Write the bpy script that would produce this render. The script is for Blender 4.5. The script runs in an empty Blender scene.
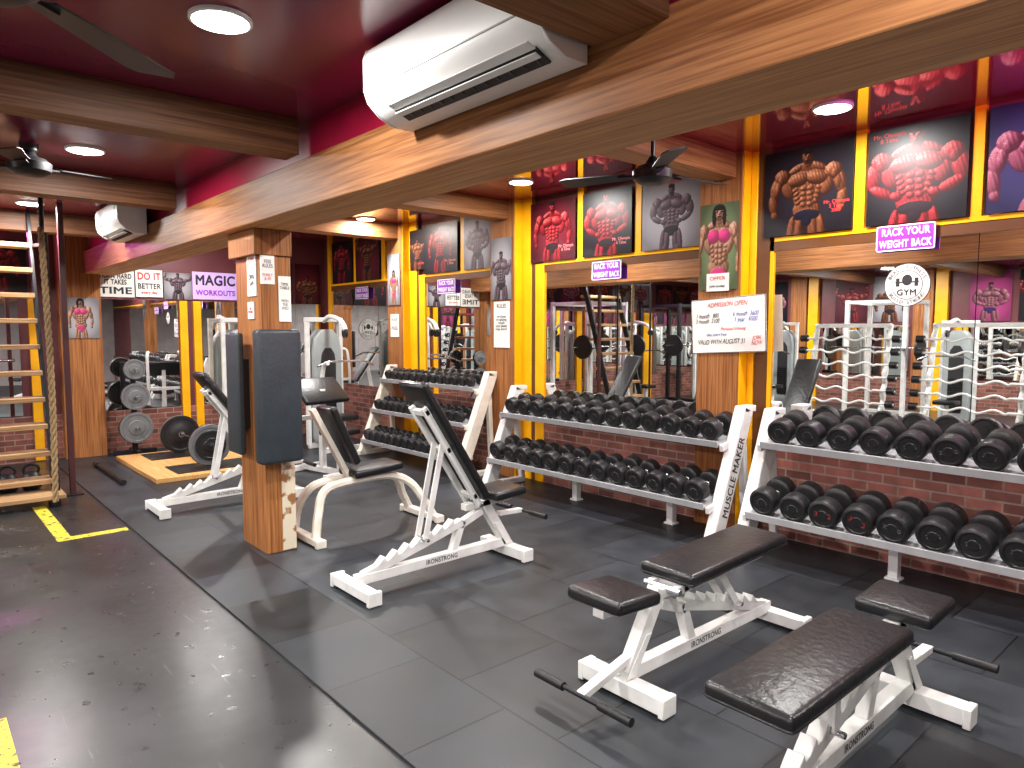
import bpy,bmesh,math,random
import numpy as np
from mathutils import Vector,Matrix
random.seed(7)
SC=bpy.context.scene
C=SC.collection
try:
    SC.view_settings.view_transform='Standard'
    SC.view_settings.exposure=.22
except Exception: pass
# ---------------------------------------------------------------- materials
def nt(name):
    m=bpy.data.materials.new(name);m.use_nodes=True
    t=m.node_tree;b=t.nodes['Principled BSDF'];return m,t,b
def M(name,col,rough=.5,metal=0,noise=0,ns=12,bump=0,bs=60,coat=0,emit=0,spec=.5,rn=0):
    m,t,b=nt(name);N=t.nodes;L=t.links
    b.inputs['Base Color'].default_value=(*col,1);b.inputs['Roughness'].default_value=rough
    b.inputs['Metallic'].default_value=metal;b.inputs['Coat Weight'].default_value=coat
    b.inputs['Specular IOR Level'].default_value=spec
    b.inputs['Coat Roughness'].default_value=.06
    tc=N.new('ShaderNodeTexCoord')
    n=N.new('ShaderNodeTexNoise');n.inputs['Scale'].default_value=ns;n.inputs['Detail'].default_value=6
    L.new(tc.outputs['Object'],n.inputs['Vector'])
    r=N.new('ShaderNodeValToRGB');k=max(noise,.03)
    r.color_ramp.elements[0].position=.3;r.color_ramp.elements[1].position=.7
    r.color_ramp.elements[0].color=(*[c*(1-k) for c in col],1)
    r.color_ramp.elements[1].color=(*[min(1,c*(1+k)) for c in col],1)
    L.new(n.outputs['Fac'],r.inputs['Fac']);L.new(r.outputs['Color'],b.inputs['Base Color'])
    if rn:
        mr=N.new('ShaderNodeMapRange');mr.inputs['To Min'].default_value=max(0,rough-rn);mr.inputs['To Max'].default_value=rough+rn
        L.new(n.outputs['Fac'],mr.inputs['Value']);L.new(mr.outputs['Result'],b.inputs['Roughness'])
    if bump:
        n2=N.new('ShaderNodeTexNoise');n2.inputs['Scale'].default_value=bs;n2.inputs['Detail'].default_value=3
        L.new(tc.outputs['Object'],n2.inputs['Vector'])
        bp=N.new('ShaderNodeBump');bp.inputs['Strength'].default_value=bump;bp.inputs['Distance'].default_value=.01
        L.new(n2.outputs['Fac'],bp.inputs['Height']);L.new(bp.outputs['Normal'],b.inputs['Normal'])
    if emit:
        b.inputs['Emission Color'].default_value=(*col,1);b.inputs['Emission Strength'].default_value=emit
    return m
def WOOD(name,axis,c1=(.13,.045,.014),c2=(.34,.145,.05),rough=.5,fr=85):
    m,t,b=nt(name);N=t.nodes;L=t.links
    tc=N.new('ShaderNodeTexCoord')
    def nz(f,al,det,dist):
        mp=N.new('ShaderNodeMapping');s=[f,f,f];s[axis]=al;mp.inputs['Scale'].default_value=s
        L.new(tc.outputs['Object'],mp.inputs['Vector'])
        n=N.new('ShaderNodeTexNoise');n.inputs['Scale'].default_value=1.0;n.inputs['Detail'].default_value=det;n.inputs['Distortion'].default_value=dist
        L.new(mp.outputs[0],n.inputs['Vector']);return n
    a=nz(fr,2.2,6,.4);c=nz(14,.7,3,1.2)
    mx=N.new('ShaderNodeMix');mx.inputs['Factor'].default_value=.25
    L.new(a.outputs['Fac'],mx.inputs['A']);L.new(c.outputs['Fac'],mx.inputs['B'])
    r=N.new('ShaderNodeValToRGB');r.color_ramp.elements[0].position=.36;r.color_ramp.elements[1].position=.64
    r.color_ramp.elements[0].color=(*c1,1);r.color_ramp.elements[1].color=(*c2,1)
    L.new(mx.outputs['Result'],r.inputs['Fac']);L.new(r.outputs['Color'],b.inputs['Base Color'])
    b.inputs['Roughness'].default_value=rough;b.inputs['Specular IOR Level'].default_value=.18
    return m
def GRID(name,perm,bw,bh,mortar,c1,c2,cm,off=.5,rough=.7,bump=.4,speck=0):
    m,t,b=nt(name);N=t.nodes;L=t.links
    tc=N.new('ShaderNodeTexCoord');sp=N.new('ShaderNodeSeparateXYZ');cb=N.new('ShaderNodeCombineXYZ')
    L.new(tc.outputs['Object'],sp.inputs[0])
    L.new(sp.outputs[perm[0]],cb.inputs[0]);L.new(sp.outputs[perm[1]],cb.inputs[1])
    br=N.new('ShaderNodeTexBrick');br.offset=off;br.inputs['Scale'].default_value=1
    br.inputs['Brick Width'].default_value=bw;br.inputs['Row Height'].default_value=bh
    br.inputs['Mortar Size'].default_value=mortar;br.inputs['Bias'].default_value=0
    br.inputs['Color1'].default_value=(*c1,1);br.inputs['Color2'].default_value=(*c2,1);br.inputs['Mortar'].default_value=(*cm,1)
    L.new(cb.outputs[0],br.inputs['Vector'])
    n=N.new('ShaderNodeTexNoise');n.inputs['Scale'].default_value=4 if speck else 9;n.inputs['Detail'].default_value=8
    L.new(tc.outputs['Object'],n.inputs['Vector'])
    mx=N.new('ShaderNodeMix');mx.data_type='RGBA';mx.blend_type='OVERLAY';mx.inputs['Factor'].default_value=.7
    L.new(br.outputs['Color'],mx.inputs['A']);L.new(n.outputs['Fac'],mx.inputs['B'])
    out=mx.outputs['Result']
    if speck:
        n3=N.new('ShaderNodeTexNoise');n3.inputs['Scale'].default_value=220;n3.inputs['Detail'].default_value=2
        L.new(tc.outputs['Object'],n3.inputs['Vector'])
        m3=N.new('ShaderNodeMix');m3.data_type='RGBA';m3.blend_type='OVERLAY';m3.inputs['Factor'].default_value=speck
        L.new(out,m3.inputs['A']);L.new(n3.outputs['Fac'],m3.inputs['B']);out=m3.outputs['Result']
        b.inputs['Specular IOR Level'].default_value=.4
        mr=N.new('ShaderNodeMapRange');mr.inputs['To Min'].default_value=rough-.1;mr.inputs['To Max'].default_value=rough+.14
        L.new(n.outputs['Fac'],mr.inputs['Value']);L.new(mr.outputs['Result'],b.inputs['Roughness'])
    else: b.inputs['Roughness'].default_value=rough
    L.new(out,b.inputs['Base Color'])
    bp=N.new('ShaderNodeBump');bp.inputs['Strength'].default_value=bump;bp.inputs['Distance'].default_value=.006;bp.invert=True
    L.new(br.outputs['Fac'],bp.inputs['Height']);L.new(bp.outputs['Normal'],b.inputs['Normal'])
    return m
white=M('white_powder_coat',(.66,.66,.64),.35,0,.12,9)
cream=M('cream_powder_coat',(.70,.65,.56),.38,0,.12,9)
black=M('black_rubber',(.009,.009,.010),.40,0,.2,20,.15,120,spec=.4)
vinyl=M('black_vinyl',(.008,.008,.009),.33,0,.2,10,.3,34,spec=.4)
vinyl2=M('charcoal_vinyl',(.018,.025,.032),.45,0,.2,8,.2,40)
steel=M('chromed_steel',(.6,.6,.62),.22,1)
dkst=M('dark_steel',(.02,.02,.022),.4,.6)
shelfm=M('grey_shelf_paint',(.38,.39,.40),.4,.2,.1)
yellow=M('yellow_paint',(.85,.40,.004),.38,0,.08,6,spec=.3)
yel2=M('brown_edge_paint',(.10,.035,.008),.4,0,.1,6)
maroonL=M('maroon_gloss_ceiling',(.18,.012,.045),.2,0,.08,2,spec=.5)
maroonR=M('red_gloss_ceiling',(.26,.012,.030),.06,0,.08,2,spec=1.0,coat=.6)
redf=M('crimson_fascia',(.30,.006,.035),.35,0,.1,4)
wallm=M('maroon_wall_paint',(.12,.025,.03),.5,0,.1,4)
creamw=M('grey_wall_paint',(.28,.25,.25),.6,0,.1,4)
mirror=M('mirror_glass',(.90,.92,.91),.008,1)
wc1,wc2=(.15,.055,.019),(.32,.14,.053)
woody=WOOD('wood_grain_y',1,wc1,wc2);woody_lit=WOOD('wood_grain_lit_soffit_y',1,(.48,.20,.07),(.80,.40,.16),.65)  # soffit copy of the same wood, with upward bounce light put into its colour
woodx=WOOD('wood_grain_x',0,wc1,wc2);woodx_lit=WOOD('wood_grain_lit_soffit_x',0,(.30,.125,.045),(.55,.27,.11),.6)  # soffit copy lightened in colour to stand in for bounced light
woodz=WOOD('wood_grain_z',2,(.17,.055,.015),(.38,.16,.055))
woodd=WOOD('dark_wood_grain_x',0,(.06,.024,.012),(.16,.07,.033));woodd_lit=WOOD('dark_wood_lit_soffit_x',0,(.19,.08,.036),(.38,.18,.08),.6)  # dark soffit copy brightened in colour, as if lit from below
pine=WOOD('pine_plank',0,(.26,.14,.06),(.50,.32,.17))
ply=WOOD('plywood_platform',1,(.42,.2,.06),(.68,.4,.15))
brickX=GRID('brick_on_long_wall','YZ',.2,.068,.006,(.10,.028,.020),(.26,.085,.062),(.22,.16,.13))
brickY=GRID('brick_on_end_wall','XZ',.2,.068,.006,(.12,.033,.024),(.30,.095,.07),(.26,.19,.15))
mats=GRID('rubber_tile','YX',.62,.62,.005,(.011,.0125,.014),(.028,.033,.041),(.004,.004,.005),0.5,.42,.5,.85)
def blackfloor():
    m,t,b=nt('black_vinyl_floor');N=t.nodes;L=t.links
    tc=N.new('ShaderNodeTexCoord');n=N.new('ShaderNodeTexNoise');n.inputs['Scale'].default_value=1.4;n.inputs['Detail'].default_value=9;n.inputs['Distortion'].default_value=.5
    L.new(tc.outputs['Object'],n.inputs['Vector'])
    r=N.new('ShaderNodeValToRGB');r.color_ramp.elements[0].position=.35;r.color_ramp.elements[1].position=.8
    r.color_ramp.elements[0].color=(.009,.009,.010,1);r.color_ramp.elements[1].color=(.034,.036,.038,1)
    # thin pale scuffs
    mp=N.new('ShaderNodeMapping');mp.inputs['Scale'].default_value=(26,2.2,1);mp.inputs['Rotation'].default_value=(0,0,.6)
    L.new(tc.outputs['Object'],mp.inputs['Vector'])
    ns=N.new('ShaderNodeTexNoise');ns.inputs['Scale'].default_value=1;ns.inputs['Detail'].default_value=7
    L.new(mp.outputs[0],ns.inputs['Vector'])
    rs=N.new('ShaderNodeValToRGB');rs.color_ramp.elements[0].position=.66;rs.color_ramp.elements[1].position=.74
    L.new(ns.outputs['Fac'],rs.inputs['Fac'])
    mx=N.new('ShaderNodeMix');mx.data_type='RGBA'
    L.new(rs.outputs['Color'],mx.inputs['Factor']);L.new(n.outputs['Fac'],r.inputs['Fac']);L.new(r.outputs['Color'],mx.inputs['A']);mx.inputs['B'].default_value=(.075,.078,.08,1)
    L.new(mx.outputs['Result'],b.inputs['Base Color'])
    mr=N.new('ShaderNodeMapRange');mr.inputs['To Min'].default_value=.2;mr.inputs['To Max'].default_value=.42
    n2=N.new('ShaderNodeTexNoise');n2.inputs['Scale'].default_value=14;n2.inputs['Detail'].default_value=9
    L.new(tc.outputs['Object'],n2.inputs['Vector']);L.new(n2.outputs['Fac'],mr.inputs['Value']);L.new(mr.outputs['Result'],b.inputs['Roughness'])
    n4=N.new('ShaderNodeTexNoise');n4.inputs['Scale'].default_value=2.2;n4.inputs['Detail'].default_value=2
    L.new(tc.outputs['Object'],n4.inputs['Vector'])
    bp=N.new('ShaderNodeBump');bp.inputs['Strength'].default_value=.25;bp.inputs['Distance'].default_value=.02
    L.new(n4.outputs['Fac'],bp.inputs['Height']);L.new(bp.outputs['Normal'],b.inputs['Normal'])
    return m
bfloor=blackfloor()
def patchy(name,c1,c2,sc,p0,p1):
    m,t,b=nt(name);N=t.nodes;L=t.links
    tc=N.new('ShaderNodeTexCoord');n=N.new('ShaderNodeTexNoise');n.inputs['Scale'].default_value=sc;n.inputs['Detail'].default_value=9
    L.new(tc.outputs['Object'],n.inputs['Vector'])
    r=N.new('ShaderNodeValToRGB');r.color_ramp.elements[0].position=p0;r.color_ramp.elements[1].position=p1
    r.color_ramp.elements[0].color=(*c1,1);r.color_ramp.elements[1].color=(*c2,1)
    L.new(n.outputs['Fac'],r.inputs['Fac']);L.new(r.outputs['Color'],b.inputs['Base Color']);return m
tape=patchy('worn_yellow_tape',(.05,.04,.015),(.60,.47,.03),28,.37,.44)
plas=patchy('worn_plaster',(.28,.12,.04),(.62,.55,.42),9,.42,.47)
lampm=M('led_diffuser',(1,.97,.92),.4,emit=22)
acw=M('white_plastic',(.90,.90,.89),.45,0,.02,5)
slot=M('black_plastic',(.015,.015,.017),.5)
greyp=M('grey_shroud_plastic',(.28,.31,.31),.35,0,.08,6,coat=.2)
greymet=M('grey_plate_paint',(.12,.125,.13),.5,0,.1)
paper=M('white_paper',(.75,.74,.70),.6,0,.06,10)
purple=M('purple_sign_vinyl',(.24,.03,.42),.4)
inkb=M('black_ink',(.02,.02,.02),.6);inkr=M('red_ink',(.6,.03,.03),.6);inkbl=M('blue_ink',(.03,.06,.35),.6);inkw=M('white_ink',(.85,.85,.85),.6)
inkg=M('grey_ink',(.13,.13,.13),.6);inkgr=M('green_ink',(.03,.4,.12),.6);inky=M('yellow_ink',(.8,.6,.05),.6);inkdr=M('dark_red_ink',(.35,.02,.02),.6)
ropem=M('hemp_rope',(.30,.2,.1),.8,0,.3,40,.4,80)
blk_bg=(.010,.008,.012);grey_bg=(.26,.25,.27);grn_bg=(.11,.15,.07);pink_bg=(.30,.03,.14);blu_bg=(.03,.03,.09);dred_bg=(.07,.006,.012)
T_br=((.015,.004,.002),(.17,.055,.024),(.55,.28,.17),(.01,.01,.02))
T_rd=((.025,.001,.002),(.27,.014,.022),(.80,.22,.19),(.02,.01,.015))
T_pk=((.05,.008,.02),(.32,.10,.14),(.72,.46,.46),(.04,.01,.12))
T_gy=((.02,.012,.02),(.14,.09,.11),(.45,.36,.38),(.02,.02,.02))
T_tn=((.08,.03,.015),(.42,.22,.14),(.75,.5,.38),(.6,.05,.2))
def printmat():
    m,t,b=nt('printed_photo_sheet');a=t.nodes.new('ShaderNodeAttribute');a.attribute_name='ink'
    t.links.new(a.outputs['Color'],b.inputs['Base Color']);b.inputs['Roughness'].default_value=.38;b.inputs['Specular IOR Level'].default_value=.3;return m
printm=printmat()
# ---------------------------------------------------------------- mesh builder
class B:
    def __init__(s): s.bm=bmesh.new();s.m=[]
    def mi(s,m):
        if m not in s.m: s.m.append(m)
        return s.m.index(m)
    def add(s,vs,fs,m):
        v=[s.bm.verts.new(Vector(p)) for p in vs];k=s.mi(m)
        for f in fs:
            try:
                q=s.bm.faces.new([v[i] for i in f]);q.material_index=k
            except ValueError: pass
    def box(s,c,sz,m,R=None,mb=None):
        c=Vector(c);h=[a/2 for a in sz];P=[]
        for z in(-1,1):
            for x,y in((-1,-1),(1,-1),(1,1),(-1,1)):
                p=Vector((x*h[0],y*h[1],z*h[2]));P.append(c+(R@p if R else p))
        s.add(P,[(3,2,1,0),(4,5,6,7),(0,1,5,4),(1,2,6,5),(2,3,7,6),(3,0,4,7)],m)
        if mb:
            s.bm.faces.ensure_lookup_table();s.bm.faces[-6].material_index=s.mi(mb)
    def beam(s,p0,p1,w,h,m,side=(0,1,0)):
        p0,p1=Vector(p0),Vector(p1);t=(p1-p0);L=t.length;t.normalize()
        a=Vector(side);a=(a-t*a.dot(t)).normalized();n=t.cross(a)
        R=Matrix((t,a,n)).transposed();s.box((p0+p1)/2,(L,w,h),m,R)
    def tube(s,pts,r,m,n=10,ref=(0,1,0),ph=0,cap=True):
        pts=[Vector(p) for p in pts];P=[];k=len(pts)
        for i,p in enumerate(pts):
            t=(pts[min(i+1,k-1)]-pts[max(i-1,0)]).normalized()
            a=Vector(ref).cross(t)
            if a.length<1e-4:a=Vector((1,.01,.3)).cross(t)
            a.normalize();b=t.cross(a);rr=r[i] if isinstance(r,(list,tuple)) else r
            for j in range(n):
                th=2*math.pi*j/n+ph;P.append(p+a*math.cos(th)*rr+b*math.sin(th)*rr)
        F=[]
        for i in range(k-1):
            for j in range(n):
                F.append((i*n+j,i*n+(j+1)%n,(i+1)*n+(j+1)%n,(i+1)*n+j))
        if cap:F.append(tuple(range(n-1,-1,-1)));F.append(tuple((k-1)*n+j for j in range(n)))
        s.add(P,F,m)
    def cyl(s,p0,p1,r,m,n=24): s.tube([p0,p1],r,m,n,ref=(.3,.9,.2))
    def lathe(s,prof,m,o=(0,0,0),ax='x',n=28):
        P=[];k=len(prof);o=Vector(o)
        for d,r in prof:
            for j in range(n):
                th=2*math.pi*j/n;c,q=math.cos(th)*r,math.sin(th)*r
                P.append(o+(Vector((d,c,q)) if ax=='x' else Vector((c,d,q)) if ax=='y' else Vector((c,q,d))))
        F=[]
        for i in range(k-1):
            for j in range(n):F.append((i*n+j,i*n+(j+1)%n,(i+1)*n+(j+1)%n,(i+1)*n+j))
        F.append(tuple(range(n)));F.append(tuple((k-1)*n+j for j in range(n)))
        s.add(P,F,m)
    def prism(s,poly,vec,m):
        k=len(poly);v=Vector(vec);P=[Vector(p) for p in poly]+[Vector(p)+v for p in poly]
        s.add(P,[tuple(range(k-1,-1,-1)),tuple(range(k,2*k))]+[(i,(i+1)%k,(i+1)%k+k,i+k) for i in range(k)],m)
    def flat(s,poly,z,m): s.add([(p[0],p[1],z) for p in poly],[tuple(range(len(poly)))],m)
    def obj(s,name,parent=None,bev=0,seg=2,ang=35,flip=True,mat=None):
        if flip:bmesh.ops.recalc_face_normals(s.bm,faces=s.bm.faces)
        me=bpy.data.meshes.new(name);s.bm.to_mesh(me);s.bm.free()
        for m in s.m:me.materials.append(m)
        me.shade_smooth();me.set_sharp_from_angle(angle=math.radians(ang))
        o=bpy.data.objects.new(name,me);C.objects.link(o)
        if parent:o.parent=parent
        if mat is not None:o.matrix_world=mat
        if bev:
            b=o.modifiers.new('Bevel','BEVEL');b.width=bev;b.segments=seg;b.limit_method='ANGLE';b.angle_limit=math.radians(40)
            if bev>.012:
                for p in me.edges:p.use_edge_sharp=False
        return o
def lab(o,label,cat,group=None):
    o['label']=label;o['category']=cat
    if group:o['group']=group
    return o
def struct(o): o['kind']='structure';return o
def root(name,label,cat,mat=None,loc=(0,0,0),rz=0,group=None):
    e=bpy.data.objects.new(name,None);C.objects.link(e);e.empty_display_size=.1
    e.matrix_world=mat if mat is not None else Matrix.Translation(loc)@Matrix.Rotation(rz,4,'Z')
    return lab(e,label,cat,group)
def dup(r,mat,group=None):
    n=r.copy();C.objects.link(n);n.matrix_world=mat
    def rec(a,b):
        for c in a.children:
            k=c.copy();C.objects.link(k);k.parent=b;k.matrix_parent_inverse=c.matrix_parent_inverse.copy();rec(c,k)
    rec(r,n);return n
FA={'-X':((0,-1,0),(0,0,1),(-1,0,0)),'-Y':((1,0,0),(0,0,1),(0,-1,0)),'+X':((0,1,0),(0,0,1),(1,0,0)),'+Y':((-1,0,0),(0,0,1),(0,1,0))}
def FR(f,loc):
    a=FA[f];R=Matrix((a[0],a[1],a[2])).transposed().to_4x4();return Matrix.Translation(loc)@R
def text(st,size,m,parent,mat,name='lettering',ext=.0006,fit=None,bold=0,shear=0):
    cu=bpy.data.curves.new('t','FONT');cu.body=st;cu.size=size;cu.extrude=ext;cu.align_x='CENTER';cu.align_y='CENTER';cu.space_line=.85;cu.shear=shear
    if bold:
        cu.extrude=0;cu.bevel_depth=size*bold;cu.bevel_resolution=0;cu.space_character=1.08
    t=bpy.data.objects.new('t',cu);C.objects.link(t);bpy.context.view_layer.update()
    me=bpy.data.meshes.new_from_object(t.evaluated_get(bpy.context.evaluated_depsgraph_get()))
    bpy.data.objects.remove(t);me.name=name
    me.materials.clear();me.materials.append(m)
    if fit:
        xs=[v.co.x for v in me.vertices];w=max(xs)-min(xs)
        k=fit/w
        for v in me.vertices:v.co.x*=k
    if bold:
        for v in me.vertices:v.co.z*=.25
    if shear:
        for v in me.vertices:v.co.y+=.05*size*math.sin(v.co.x*60)+.02*size*math.sin(v.co.x*170)
    o=bpy.data.objects.new(name,me);C.objects.link(o);o.parent=parent;o.matrix_local=mat;return o
def smooth(pts,n=6):
    P=[Vector(p) for p in pts];out=[]
    Q=[P[0]]+P+[P[-1]]
    for i in range(1,len(Q)-2):
        a,b,c,d=Q[i-1:i+3]
        for k in range(n):
            t=k/n;out.append(.5*((2*b)+(c-a)*t+(2*a-5*b+4*c-d)*t*t+(3*b-a-3*c+d)*t**3))
    out.append(P[-1]);return out
def bx(name,x0,x1,y0,y1,z0,z1,m,bev=0,mb=None):
    b=B();b.box(((x0+x1)/2,(y0+y1)/2,(z0+z1)/2),(x1-x0,y1-y0,z1-z0),m,mb=mb);return b.obj(name,bev=bev)
# ---------------------------------------------------------------- room shell
WX=5.1;FY=10.3;LX=-5.6;NY=-4.2
struct(bx('floor',LX,1.35,NY,FY,-.12,-.012,bfloor))
struct(bx('floor',1.35,WX,NY,FY,-.12,0,mats))
struct(bx('wall_right',WX,WX+.15,NY,FY,-.12,3.1,wallm))
struct(bx('wall_far',LX,WX+.15,FY,FY+.15,-.12,3.1,wallm))
struct(bx('wall_left',LX-.15,LX,NY,FY+.15,-.12,3.1,wallm))
struct(bx('wall_near',LX,WX+.15,NY-.15,NY,-.12,3.1,creamw))
struct(bx('ceiling',LX,1.97,NY,FY,2.8,3.0,maroonL))
struct(bx('ceiling',1.97,WX,NY,FY,2.97,3.1,maroonR))
struct(bx('trim_1',1.86,2.08,NY,FY,2.57,2.97,redf))
struct(bx('trim_2',WX-.04,WX,NY,FY,0,.8,brickX))
struct(bx('trim_3',LX,WX-.04,FY-.04,FY,-.012,.55,brickY))
struct(bx('trim_4',LX,LX+.04,NY,FY,-.012,.62,brickX))
tn=[5]
def trim(*a,**k):
    o=struct(bx('trim_%d'%tn[0],*a,**k));tn[0]+=1;return o
# beams
lab(bx('ceiling_beam',1.78,2.15,NY,FY,2.3,2.57,woody,.006,mb=woody_lit),'long brown wood-grain laminate beam carried by the column','beam')
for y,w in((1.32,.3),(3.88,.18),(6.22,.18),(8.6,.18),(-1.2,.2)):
    lab(bx('ceiling_beam',LX,1.78,y,y+w,2.60 if y>2 else 2.53,2.8,woodd,.004,mb=woodd_lit),'dark wood-grain cross beam under maroon ceiling','beam','cross beams')
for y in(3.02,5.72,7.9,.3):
    lab(bx('ceiling_beam',2.15,WX,y,y+.24,2.78,2.97,woodx,.004,mb=woodx_lit),'wood-grain cross beam running to the mirrored wall','beam','cross beams by the mirrors')
# pillars on the long wall
def pil(y0,y1):
    trim(4.955,WX,y0-.012,y0-.001,0,2.97,yellow)
    return lab(bx('pillar',4.95,WX-.0,y0,y1,0,2.97,woodz,.004),'wood-grain laminate wall pillar between mirrors','pillar','wall pillars')
pil(2.96,3.34);pil(5.62,6.02);pil(7.81,8.18);pil(.0,.3)
for y0,y1,z1 in((2.89,2.945,2.97),(5.27,5.40,2.29),(5.46,5.605,2.97),(7.45,7.58,2.3),(7.63,7.795,2.97),(10.0,10.1,2.97)):
    trim(5.05,WX,y0,y1,0,z1,yellow,bev=.004)
for y0,y1 in((2.78,2.88),(5.41,5.455),(7.585,7.625)): trim(5.055,WX,y0,y1,0,2.97,yel2)
trim(5.055,WX,2.745,2.775,.8,2.27,yellow)
for y0,y1 in((2.09,2.16),(1.39,1.45),(4.02,4.09),(4.72,4.80),(6.62,6.7),(.62,.7),(-.1,-.02),(8.4,8.5),(9.2,9.28)): trim(5.055,WX,y0,y1,2.3,2.97,yellow)
for y0,y1 in((-4,-.02),(.32,2.775),(3.35,5.27),(6.03,7.45),(8.2,10.0)): trim(5.055,WX,y0,y1,2.2,2.27,yel2)
for y0,y1 in((-4,-.02),(.32,2.74),(3.35,5.27),(6.03,7.45),(8.2,10.0)): trim(5.05,WX,y0,y1,2.27,2.3,yellow)
def mirr(y0,y1,z0=.8,z1=2.2):
    return lab(bx('wall_mirror',WX-.03,WX-.004,y0,y1,z0,z1,mirror),'large frameless wall mirror above brick dado','mirror','wall mirrors')
for y0,y1 in((1.4,2.74),(.32,1.395),(-2,-.02),(4.32,5.26),(3.35,4.315),(6.8,7.44),(6.03,6.795),(8.2,9.2),(9.205,9.99)): mirr(y0,y1)
for x0,x1 in((1.97,2.9),(3.22,4.1),(4.105,5.0),(-.6,1.1),(-2.8,-1.1),(-5.0,-3.3)):
    lab(bx('wall_mirror',x0,x1,FY-.03,FY-.004,.56,2.0,mirror),'wall mirror on the end wall above brick dado','mirror','end wall mirrors')
lab(bx('pillar',1.5,1.95,FY-.2,FY,-.0,2.8,woodz,.004),'wood-grain laminate pillar beside the end wall mirror','pillar','wall pillars')
for x0,x1 in((2.92,3.02),(3.1,3.2),(1.2,1.3),(-.8,-.65),(-1.05,-.9),(-3.2,-2.9),(-5.3,-5.1)):trim(x0,x1,FY-.06,FY,.0,2.0,yellow)
# ---------------------------------------------------------------- posters
def muscles(pose,slim):
    k=.62 if slim else 1;Lm=[] # cx,cy,rx,ry,rot,base,amp,kind
    def a(cx,cy,rx,ry,rot=0,base=.0,amp=.06,kind=1,both=True):
        for sg in((-1,1) if both and cx else (1,)):Lm.append((sg*cx,cy,rx,ry,sg*rot,base,amp,kind))
    a(0,.70,.25*k,.09,0,0,.05);a(0,.60,.22*k,.13,0,0,.05);a(0,.48,.145*k+(.02 if slim else 0),.14,0,0,.05);a(0,.36,.15*k+(.03 if slim else 0),.10,0,0,.05)
    a(.21*k,.60,.07*k,.12,-.3,.01,.06)
    a(.12*k,.08,.095*k,.23,.12,0,.08);a(.165*k,.13,.045*k,.17,.1,.03,.07);a(.085*k,.13,.045*k,.16,.1,.03,.07);a(.12*k,.0,.05*k,.08,.2,.05,.06)
    a(0,.79,.13*k,.055,0,.0,.05);a(.12*k,.785,.10*k,.04,-.45,.01,.05)
    a(0,.835,.052,.06,0,.02,.05)
    if pose==0:
        a(.345*k,.60,.062*k,.12,.15,.02,.07);a(.32*k,.61,.035*k,.08,.15,.06,.05);a(.37*k,.44,.052*k,.11,-.12,.02,.06);a(.355*k,.33,.04*k,.045,0,.03,.05)
    elif pose==1:
        a(.37,.735,.12,.058,.2,.02,.07);a(.38,.77,.07,.035,.2,.06,.05);a(.46,.86,.052,.10,.2,.02,.06);a(.425,.965,.04,.035,0,.03,.05)
    else:
        a(.34*k,.60,.07*k,.12,.1,.02,.07);a(.27*k,.46,.11*k,.048,.45,.05,.06);a(.15*k,.415,.05*k,.04,0,.07,.05)
    a(.275*k,.725,.085*k,.078,0,.04,.08);a(.285*k,.70,.04*k,.06,0,.08,.05)
    a(.10*k,.675,.115*k,.066,-.15,.05,.07,3 if slim else 1)
    for i,y in enumerate((.575,.52,.465,.41)):a(.036*k,y,.033*k,.025,0,.05,.03)
    for i in range(4):a((.13-.012*i)*k,.57-.045*i,.028*k,.018,-.5,.05,.025)
    a(0,.30,.14*k,.055,0,.07,.03,3,False);a(0,.25,.06*k,.06,0,.07,.03,3,False)
    a(0,.905,.060,.080,0,.06,.06);a(0,.88,.037,.037,0,.09,.03);a(0,.90,.012,.022,0,.13,.02)
    a(0,.955,.060,.034,0,.10,.04,4)
    a(.024,.918,.012,.007,0,.14,.001,4);a(0,.868,.022,.007,0,.14,.001,4,False)
    if slim:a(.058,.87,.024,.09,0,.09,.03,4)
    return Lm
pc={}
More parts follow.
